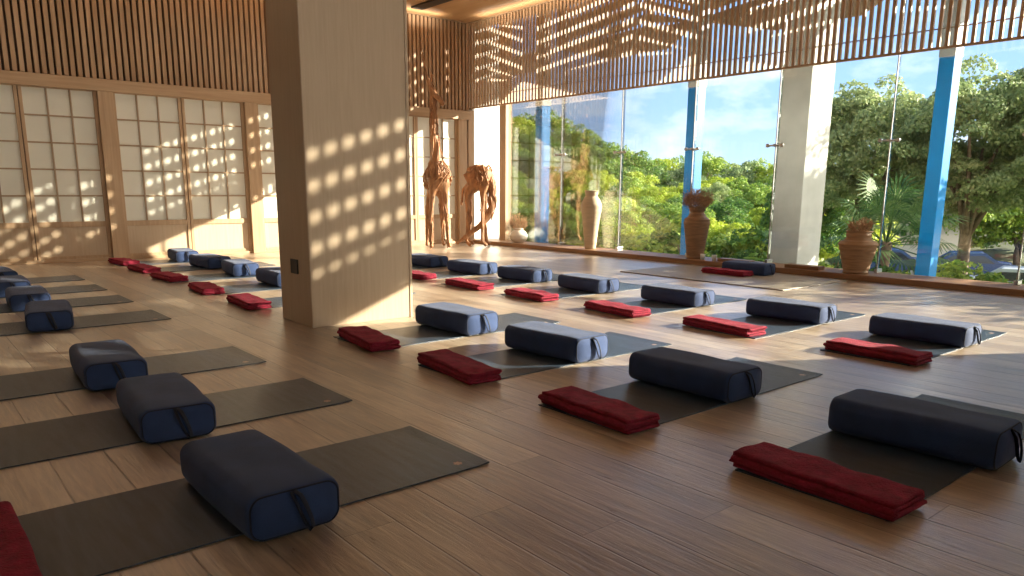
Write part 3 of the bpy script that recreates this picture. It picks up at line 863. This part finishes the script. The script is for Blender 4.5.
# drinking giraffe: forelegs splayed, neck arching down
dp = [(0, -0.02, 1.33), (0, 0.12, 1.38), (0, -0.18, 1.24),
      (0, 0.22, 1.34), (0.02, 0.27, 1.10), (0.03, 0.27, 0.80), (0.06, 0.19, 0.54), (0.10, 0.02, 0.40), (0.16, -0.24, 0.20), (0.20, -0.42, 0.07),
      (0.13, 0.10, 1.02), (0.15, 0.09, 0.6), (0.15, 0.10, 0.12), (0.17, 0.18, 0.03),
      (-0.13, 0.12, 1.02), (-0.15, 0.13, 0.6), (-0.16, 0.14, 0.12), (-0.18, 0.22, 0.03),
      (0.13, -0.20, 0.95), (0.15, -0.19, 0.56), (0.16, -0.22, 0.12), (0.18, -0.12, 0.03),
      (-0.13, -0.20, 0.95), (-0.15, -0.17, 0.56), (-0.16, -0.20, 0.12), (-0.18, -0.10, 0.03),
      (0.10, 0.10, 0.62), (0.12, 0.04, 0.74), (0, -0.30, 1.1), (0, -0.33, 0.8)]
de = [(0,1),(0,2),(1,3),(3,4),(4,5),(5,6),(6,7),(7,8),(8,9),(1,10),(10,11),(11,12),(12,13),(1,14),(14,15),(15,16),(16,17),
      (2,18),(18,19),(19,20),(20,21),(2,22),(22,23),(23,24),(24,25),(6,26),(26,27),(2,28),(28,29)]
dr = [0.20,0.20,0.17,0.12,0.085,0.07,0.065,0.06,0.045,0.03, 0.06,0.034,0.026,0.045, 0.06,0.034,0.026,0.045, 0.06,0.034,0.026,0.045, 0.06,0.034,0.026,0.045, 0.02,0.012,0.03,0.018]
dch = [((2,0,1,3), (0.2,0.24,0.22,0.14), 90, 11), ((3,4,5,6), (0.13,0.095,0.08,0.07), 26, 12), ((10,11,12,13), (0.065,0.038,0.03,0.045), 9, 13), ((14,15,16,17), (0.065,0.038,0.03,0.045), 9, 14), ((18,19,20), (0.065,0.038,0.03), 7, 15), ((22,23,24), (0.065,0.038,0.03), 7, 16)]
giraffe('driftwood giraffe bending its neck down to the floor', (8.97, 11.76, 0.0), math.radians(228), (dp, de, dr, dch))

# ------------------------------------------------------------------ landscape outside
def elev(az):
    pts = [(20, 5.0), (36, 5.9), (42, 5.6), (44.5, 4.9), (46.5, 3.7), (49, 2.8), (52, 2.7), (58, 2.2), (64, 2.4), (80, 2.5), (140, 1.0)]
    if az <= pts[0][0]: return pts[0][1]
    for (a, e), (b, f) in zip(pts[:-1], pts[1:]):
        if a <= az <= b: return e + (f-e)*(az-a)/(b-a)
    return pts[-1][1]
ZG = -1.3
def ground(x, y):
    r = math.hypot(x, y); az = math.degrees(math.atan2(x, y))
    sm = lambda v: (lambda q: q*q*(3-2*q))(min(1.0, max(0.0, v)))
    T = 1.12 + 66*math.tan(math.radians(elev(az))) - 4.6
    za = ZG + (max(T, -0.6)-ZG)*sm((r-24)/42)
    zb = ZG - 2.0*sm((r-18)/18) + 2.0*sm((r-54)/20)
    t = sm((az-59)/6)
    return za*(1-t) + zb*t
g = MB()
nA, nR = 60, 30
for i in range(nR+1):
    r = 9.0 + 110*(i/nR)**1.5
    for j in range(nA+1):
        az = math.radians(10 + 130*j/nA)
        x, y = r*math.sin(az), r*math.cos(az)
        if x < 10.12: x = 10.12
        g.v.append((x, y, ground(x, y)))
for i in range(nR):
    for j in range(nA):
        a = i*(nA+1)+j; g.f.append((a, a+1, a+nA+2, a+nA+1))
g.build('outdoor_ground', M['grass'], smooth=True, kind='structure')
# foundation of the building below the glass
MB().box(9.9, 10.12, -14, 15, ZG-0.2, 0.0).build('trim_14', M['concrete'], kind='structure')

def leaf_cloud(name, mat, n, clumps, R3, leaf, seed, parent=None, center=(0, 0, 0), hollow=0.45, aspect=0.55, cs=1.0):
    rs = np.random.RandomState(seed)
    d = rs.normal(size=(clumps, 3)); d /= np.linalg.norm(d, axis=1)[:, None]
    rr = rs.uniform(hollow, 0.95, (clumps, 1))
    cc = d*rr*np.array(R3)
    cr = rs.uniform(0.16, 0.34, clumps)*min(R3)*1.25*cs
    k = rs.randint(0, clumps, n)
    e = rs.normal(size=(n, 3)); e /= np.linalg.norm(e, axis=1)[:, None]
    e[:, 2] = np.abs(e[:, 2])*0.9 - 0.15*(rs.rand(n))
    pos = cc[k] + e*(cr[k]*rs.uniform(0.75, 1.05, n))[:, None]
    nm = e + rs.normal(size=(n, 3))*0.55; nm /= np.linalg.norm(nm, axis=1)[:, None]
    u = np.cross(nm, rs.normal(size=(n, 3))); u /= np.linalg.norm(u, axis=1)[:, None]
    w = np.cross(nm, u)
    s = leaf*rs.uniform(0.6, 1.2, n)[:, None]
    V = np.empty((n, 4, 3))
    V[:, 0] = pos - u*s; V[:, 1] = pos - w*s*aspect + nm*s*0.12; V[:, 2] = pos + u*s; V[:, 3] = pos + w*s*aspect + nm*s*0.12
    V += np.array(center)
    me = bpy.data.meshes.new(name)
    me.vertices.add(n*4); me.vertices.foreach_set('co', V.reshape(-1))
    me.loops.add(n*4); me.loops.foreach_set('vertex_index', np.arange(n*4, dtype=np.int32))
    me.polygons.add(n); me.polygons.foreach_set('loop_start', np.arange(0, n*4, 4, dtype=np.int32))
    try: me.polygons.foreach_set('loop_total', np.full(n, 4, dtype=np.int32))
    except Exception: pass
    me.update(calc_edges=True)
    return link(name, me, mat, parent)

def make_tree(name, mat, n, clumps, R3, leaf, seed, trunk, lab='', cat='tree', cs=1.0):
    t = thing(name, lab, cat)
    leaf_cloud('foliage', mat, n, clumps, R3, leaf, seed, t, (0, 0, trunk+R3[2]*0.8), cs=cs)
    r = random.Random(seed); m = MB()
    m.tube([(0, 0, -0.3), (0.04*R3[0], 0.02, trunk*0.6), (0, 0, trunk+R3[2]*0.5)], [0.07*R3[0], 0.055*R3[0], 0.03*R3[0]], 8)
    for i in range(9):
        a = r.uniform(0, 2*PI); q = r.uniform(0.4, 0.8)
        m.tube([(0, 0, trunk*r.uniform(0.5, 1)), (R3[0]*q*0.5*math.cos(a), R3[1]*q*0.5*math.sin(a), trunk+R3[2]*0.5), (R3[0]*q*math.cos(a), R3[1]*q*math.sin(a), trunk+R3[2]*r.uniform(0.7, 1.3))], [0.035*R3[0], 0.022*R3[0], 0.008*R3[0]], 5)
    m.build('trunk', M['bark'], t, True)
    return t

variants = []
for i in range(5):
    variants.append(make_tree('hill_tree', M[['leafA', 'leafC', 'leafA', 'leafB', 'leafA'][i]], 10000, 60+6*i, (2.3, 2.3, 1.9), 0.10, 100+i, 1.1))
used = [False]*5
rt = random.Random(21)
def hill_tree(x, y, h, kind, lab, grp):
    o = variants[kind] if not used[kind] else copy_tree(variants[kind]); used[kind] = True
    o.location = (x, y, ground(x, y)-0.15)
    s = h/4.6
    o.scale = (s*rt.uniform(0.95, 1.3), s*rt.uniform(0.95, 1.3), s); o.rotation_euler = (0, 0, rt.uniform(0, 6.28))
    tag(o, lab, 'tree', grp)
for ri, (r, na) in enumerate(((66, 26), (56, 24), (47, 22), (39, 20), (32, 18), (26, 16))):
    for k in range(na):
        az = 33 + 45*(k + rt.uniform(0.1, 0.9))/na
        rr = r + rt.uniform(-3, 3)
        er = elev(az) if ri == 0 else None
        lo = -2.6
        f = (rr-22)/(66-22)
        e_ = lo + (elev(az)-0.1-lo)*min(1, max(0, f))**0.8 + rt.uniform(-0.25, 0.25)
        if ri == 0: e_ = elev(az) + rt.uniform(-0.35, 0.15)
        x, y = rr*math.sin(math.radians(az)), rr*math.cos(math.radians(az))
        if az > 63.5 and 22 < rr < 52: continue
        h = 1.12 + rr*math.tan(math.radians(e_)) - ground(x, y)
        h = max(1.6, min(h, 7.5))
        nm = ['along the skyline of the hill', 'on the upper slope of the hill', 'on the middle slope outside', 'on the lower slope outside', 'at the foot of the slope outside', 'at the front of the scrub outside'][ri]
        hill_tree(x, y, h, rt.randrange(5), 'round green tree %s' % nm, 'trees %s' % nm)
# shrubs close below the windows
sh = make_tree('garden_shrub', M['leafA'], 4200, 26, (1.0, 1.0, 0.8), 0.06, 301, 0.15)
shu = False
for (az, r, h) in ((41, 18.5, 1.5), (43.5, 18.5, 1.4), (47, 17, 1.5), (50.5, 16, 1.45), (54, 15.5, 1.8), (56.5, 15.2, 1.6), (60, 15, 1.3), (65, 14.6, 1.25), (69, 14.5, 1.15), (72, 14.2, 1.2), (76, 14, 1.3)):
    o = sh if not shu else copy_tree(sh); shu = True
    x, y = r*math.sin(math.radians(az)), r*math.cos(math.radians(az))
    o.location = (x, y, ZG); o.scale = (h/1.6*1.3, h/1.6*1.3, h/1.5); o.rotation_euler = (0, 0, az)
    tag(o, 'low leafy shrub growing just below the windows', 'shrub', 'shrubs below the windows')
# big loose tree at the right, close to the glass
def big_tree(lab, az, r, R3, trunk, seed, n=52000, mat='leafB', leaf=0.048):
    x, y = r*math.sin(math.radians(az)), r*math.cos(math.radians(az))
    t = make_tree('broadleaf_tree', M[mat], n, 230, R3, leaf, seed, trunk, lab, cs=0.62)
    t.location = (x, y, ground(x, y)); return t
big_tree('large loose broadleaf tree left of the right blue post', 65.0, 21, (1.75, 1.75, 1.75), 2.1, 41)
big_tree('large loose broadleaf tree right of the right blue post', 71.0, 20, (2.2, 2.2, 1.7), 2.15, 42, 62000)
big_tree('broadleaf tree with sparse crown at the right edge of the view', 76.5, 21, (2.3, 2.3, 1.9), 2.0, 43)
big_tree('tall slim tree with a narrow crown standing close to the building', 83.5, 18.5, (1.4, 1.4, 2.6), 1.6, 47)
big_tree('dark bushy tree just right of the white column', 61.6, 25, (1.5, 1.5, 1.4), 0.9, 44, 26000, 'leafA', 0.06)

st_ = make_tree('hedge_tree', M['leafA'], 5200, 90, (1.6, 1.7, 1.35), 0.07, 77, 0.9, '', 'tree')
for k, (x, y) in enumerate(((14.9, 2.1), (15.3, -1.0), (15.2, -4.0), (15.1, -7.0))):
    o = st_ if k == 0 else copy_tree(st_)
    o.location = (x, y, ZG); o.rotation_euler = (0, 0, k*1.3); o.scale = (1, 1, 1.34)
    tag(o, 'dense bushy tree standing in a row close beside the building', 'tree', 'trees beside the building')

# fan palm
def palm(lab, loc):
    t = thing('fan_palm', lab, 'palm', loc)
    r = random.Random(5)
    MB().tube([(0, 0, -0.1), (0.05, 0, 0.5), (0, 0.03, 1.0), (0.02, 0, 1.5)], [0.16, 0.13, 0.12, 0.1], 10).build('trunk', M['bark'], t, True)
    for i in range(22):
        a = i*2.399; el = math.radians(-25 + 105*(i/21)); ln = r.uniform(0.6, 0.95)
        d = Vector((math.cos(a)*math.cos(el), math.sin(a)*math.cos(el), math.sin(el)))
        base = Vector((0, 0, 1.45)); tip = base + d*ln
        m = MB(); m.tube([base, base + d*ln*0.5, tip], 0.012, 5)
        side = d.cross(Vector((0, 0, 1)));
        if side.length < 0.1: side = Vector((1, 0, 0))
        side.normalize(); nr = side.cross(d)
        for k in range(19):
            an = math.radians(-105 + 210*k/18)
            dd = (d*math.cos(an) + side*math.sin(an)).normalized(); L2 = 0.72*(1-0.25*abs(an)/2)
            w = side*math.cos(an)*0.022 - d*math.sin(an)*0.022
            b = len(m.v)
            mid = tip + dd*L2*0.5 + nr*0.03; end = tip + dd*L2 - Vector((0, 0, 0.18))
            m.v += [tuple(tip), tuple(mid-w), tuple(end), tuple(mid+w)]; m.f.append((b, b+1, b+2, b+3))
        m.build('frond', M['palm'], t)
    return t
az = math.radians(66.4); palm('spiky fan palm behind the squat tan pot', (15.6*math.sin(az), 15.6*math.cos(az), ZG))

# parking area, cars and house
pk = MB().box(31, 50, 8, 21, ZG-2.1, ZG-1.96).build('parking_area', M['asphalt'], kind='structure')
def car(lab, loc, rz, paint):
    t = thing('car', lab, 'car', loc, rz, 'parked cars')
    m = MB()
    prof = [(-2.1, 0.35), (-2.15, 0.7), (-2.0, 0.92), (-1.2, 1.0), (-0.6, 1.42), (0.75, 1.45), (1.35, 1.02), (2.0, 0.95), (2.15, 0.65), (2.1, 0.35)]
    m.prism(prof, 'y', -0.82, 0.82)
    m.build('body', paint, t, bevel=0.06, seg=3)
    w = MB(); w.prism([(-1.08, 1.02), (-0.55, 1.36), (0.7, 1.39), (1.2, 1.03)], 'y', -0.83, 0.83)
    w.build('windows', M['carglass'], t)
    w = MB(); w.prism([(1.395, 1.03), (0.80, 1.43), (0.78, 1.41), (1.36, 1.01)], 'y', -0.7, 0.7); w.prism([(-1.22, 1.02), (-0.64, 1.41), (-0.62, 1.39), (-1.18, 1.0)], 'y', -0.7, 0.7)
    w.build('windscreen', M['carglass'], t)
    for x in (-1.3, 1.3):
        for y in (-0.76, 0.76):
            wh = MB().tube([(x, y-0.1, 0.33), (x, y+0.1, 0.33)], 0.33, 24).build('wheel', M['tyre'], t, False); sgn = 1 if y > 0 else -1; MB().tube([(x, y+sgn*0.08, 0.33), (x, y+sgn*0.108, 0.33)], 0.2, 16).build('hub_cap', M['steel'], wh, False)
    MB().box(-2.17, -2.05, -0.78, -0.5, 0.65, 0.85).box(-2.17, -2.05, 0.5, 0.78, 0.65, 0.85).build('tail_lamp', M['lampred'], t)
    return t
car('dark blue parked car beyond the shrubs, farthest right', (40.7, 13.9, ZG-1.96), math.radians(-66), M['carblue'])
car('silver parked car nearer the windows at the right edge', (33.9, 9.6, ZG-1.96), math.radians(-78), M['carsilver'])
car('blue parked car glimpsed between palm and right blue post', (39.4, 17.3, ZG-1.96), math.radians(-60), M['carblue'])
h = thing('cream_house', 'low cream building with a small dark window behind the cars', 'building', (48.0, 19.2, ZG-2.05), math.radians(22))
MB().box(0, 4, -2.2, 1.9, 0, 3.4).build('wall', M['house'], h)
MB().box(-0.15, 4.15, -2.35, 2.05, 3.4, 3.6).build('roof', M['concrete'], h)
MB().box(-0.02, 0.02, -0.7, 0.4, 1.9, 2.7).build('window', M['carglass'], h)

# ------------------------------------------------------------------ light
w = bpy.data.worlds.new('sky'); scene.world = w; w.use_nodes = True
nt = w.node_tree
for n_ in list(nt.nodes): nt.nodes.remove(n_)
out = nt.nodes.new('ShaderNodeOutputWorld'); bg = nt.nodes.new('ShaderNodeBackground')
tc = nt.nodes.new('ShaderNodeTexCoord')
sp = nt.nodes.new('ShaderNodeSeparateXYZ'); L(nt, tc.outputs['Generated'], sp.inputs[0])
sky = ramp(nt, sp.outputs['Z'], [(0.0, (0.55, 0.72, 0.93)), (0.10, (0.36, 0.57, 0.92)), (0.35, (0.18, 0.38, 0.80)), (1.0, (0.09, 0.22, 0.56))])
mp = nt.nodes.new('ShaderNodeMapping'); mp.inputs['Scale'].default_value = (3.4, 3.4, 7.5); mp.inputs['Location'].default_value = (0.3, 0.7, 0.0)
L(nt, tc.outputs['Generated'], mp.inputs['Vector'])
cn = nt.nodes.new('ShaderNodeTexNoise'); cn.inputs['Scale'].default_value = 2.3; cn.inputs['Detail'].default_value = 8; cn.inputs['Roughness'].default_value = 0.58
L(nt, mp.outputs[0], cn.inputs['Vector'])
cr = ramp(nt, cn.outputs['Fac'], [(0.47, (0, 0, 0)), (0.66, (0.8, 0.8, 0.8))])
mx = nt.nodes.new('ShaderNodeMix'); mx.data_type = 'RGBA'
L(nt, cr.outputs['Color'], mx.inputs[0]); L(nt, sky.outputs['Color'], mx.inputs[6]); mx.inputs[7].default_value = (0.80, 0.87, 0.95, 1)
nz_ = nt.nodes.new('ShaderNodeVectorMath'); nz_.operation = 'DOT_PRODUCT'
sd = Vector((0.5, -0.87, 0.36)).normalized(); nz_.inputs[1].default_value = tuple(sd)  # centre of an added whitish sky glow, off the sun, for front fill
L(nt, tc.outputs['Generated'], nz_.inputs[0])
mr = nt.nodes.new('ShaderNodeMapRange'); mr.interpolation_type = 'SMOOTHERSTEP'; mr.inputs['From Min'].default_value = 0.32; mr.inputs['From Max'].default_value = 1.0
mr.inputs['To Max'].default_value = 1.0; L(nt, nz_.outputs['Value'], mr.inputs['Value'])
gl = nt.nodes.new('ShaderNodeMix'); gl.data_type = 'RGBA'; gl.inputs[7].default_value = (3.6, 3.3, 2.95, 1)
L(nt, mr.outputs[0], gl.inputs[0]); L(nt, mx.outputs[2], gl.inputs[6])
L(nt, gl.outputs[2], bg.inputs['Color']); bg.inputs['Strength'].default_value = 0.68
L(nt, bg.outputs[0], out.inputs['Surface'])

sl = bpy.data.lights.new('sun', 'SUN'); sl.energy = 8.6; sl.color = (1.0, 0.90, 0.73); sl.angle = math.radians(0.38)
so_ = bpy.data.objects.new('sun', sl); col.objects.link(so_)
so_.rotation_euler = Vector((-1, TA, -KZ)).to_track_quat('-Z', 'Y').to_euler()
# added warm fill lights, unseen, at ceiling level over the back of the room
for x in (1.4, 4.0, 6.6):
    for y in (9.0, 11.2):
        ll = bpy.data.lights.new('fill_light', 'AREA'); ll.shape = 'DISK'; ll.size = 0.16; ll.energy = FILL; ll.color = (1.0, 0.86, 0.70); ll.spread = math.radians(165)
        lo_ = bpy.data.objects.new('fill_light', ll); col.objects.link(lo_); lo_.location = (x, y, ZC-0.012)

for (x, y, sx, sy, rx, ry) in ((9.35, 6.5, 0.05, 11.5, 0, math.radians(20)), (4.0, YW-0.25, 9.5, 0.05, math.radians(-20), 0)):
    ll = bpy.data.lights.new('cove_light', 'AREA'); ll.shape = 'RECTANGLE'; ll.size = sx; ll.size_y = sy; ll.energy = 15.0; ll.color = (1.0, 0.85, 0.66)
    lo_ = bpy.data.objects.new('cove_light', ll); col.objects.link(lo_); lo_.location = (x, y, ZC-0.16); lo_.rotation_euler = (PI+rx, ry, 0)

# ------------------------------------------------------------------ camera
cam = bpy.data.cameras.new('camera'); co = bpy.data.objects.new('camera', cam); col.objects.link(co)
cam.sensor_fit = 'HORIZONTAL'; cam.sensor_width = 36.0
cam.lens = 745.437/1024*36.0
cam.shift_y = (341.588-288)/1024
cam.clip_start = 0.05; cam.clip_end = 500
yaw, pitch, roll = math.radians(39.95155), math.radians(11.5622), math.radians(0.364176)
f = Vector((math.sin(yaw)*math.cos(pitch), math.cos(yaw)*math.cos(pitch), -math.sin(pitch)))
r0 = Vector((math.cos(yaw), -math.sin(yaw), 0)); u0 = r0.cross(f)
r1 = r0*math.cos(roll) + u0*math.sin(roll); u1 = -r0*math.sin(roll) + u0*math.cos(roll)
mw = Matrix((r1, u1, -f)).transposed().to_4x4(); mw.translation = (0, 0, 1.12)
co.matrix_world = mw
scene.camera = co
vs = scene.view_settings
vs.view_transform = 'Standard'; vs.look = 'None'; vs.gamma = 1.0; vs.exposure = 1.36
vs.use_curve_mapping = False
scene.cycles.max_bounces = 10; scene.cycles.diffuse_bounces = 5; scene.cycles.transparent_max_bounces = 24
scene.cycles.sample_clamp_indirect = 8.0
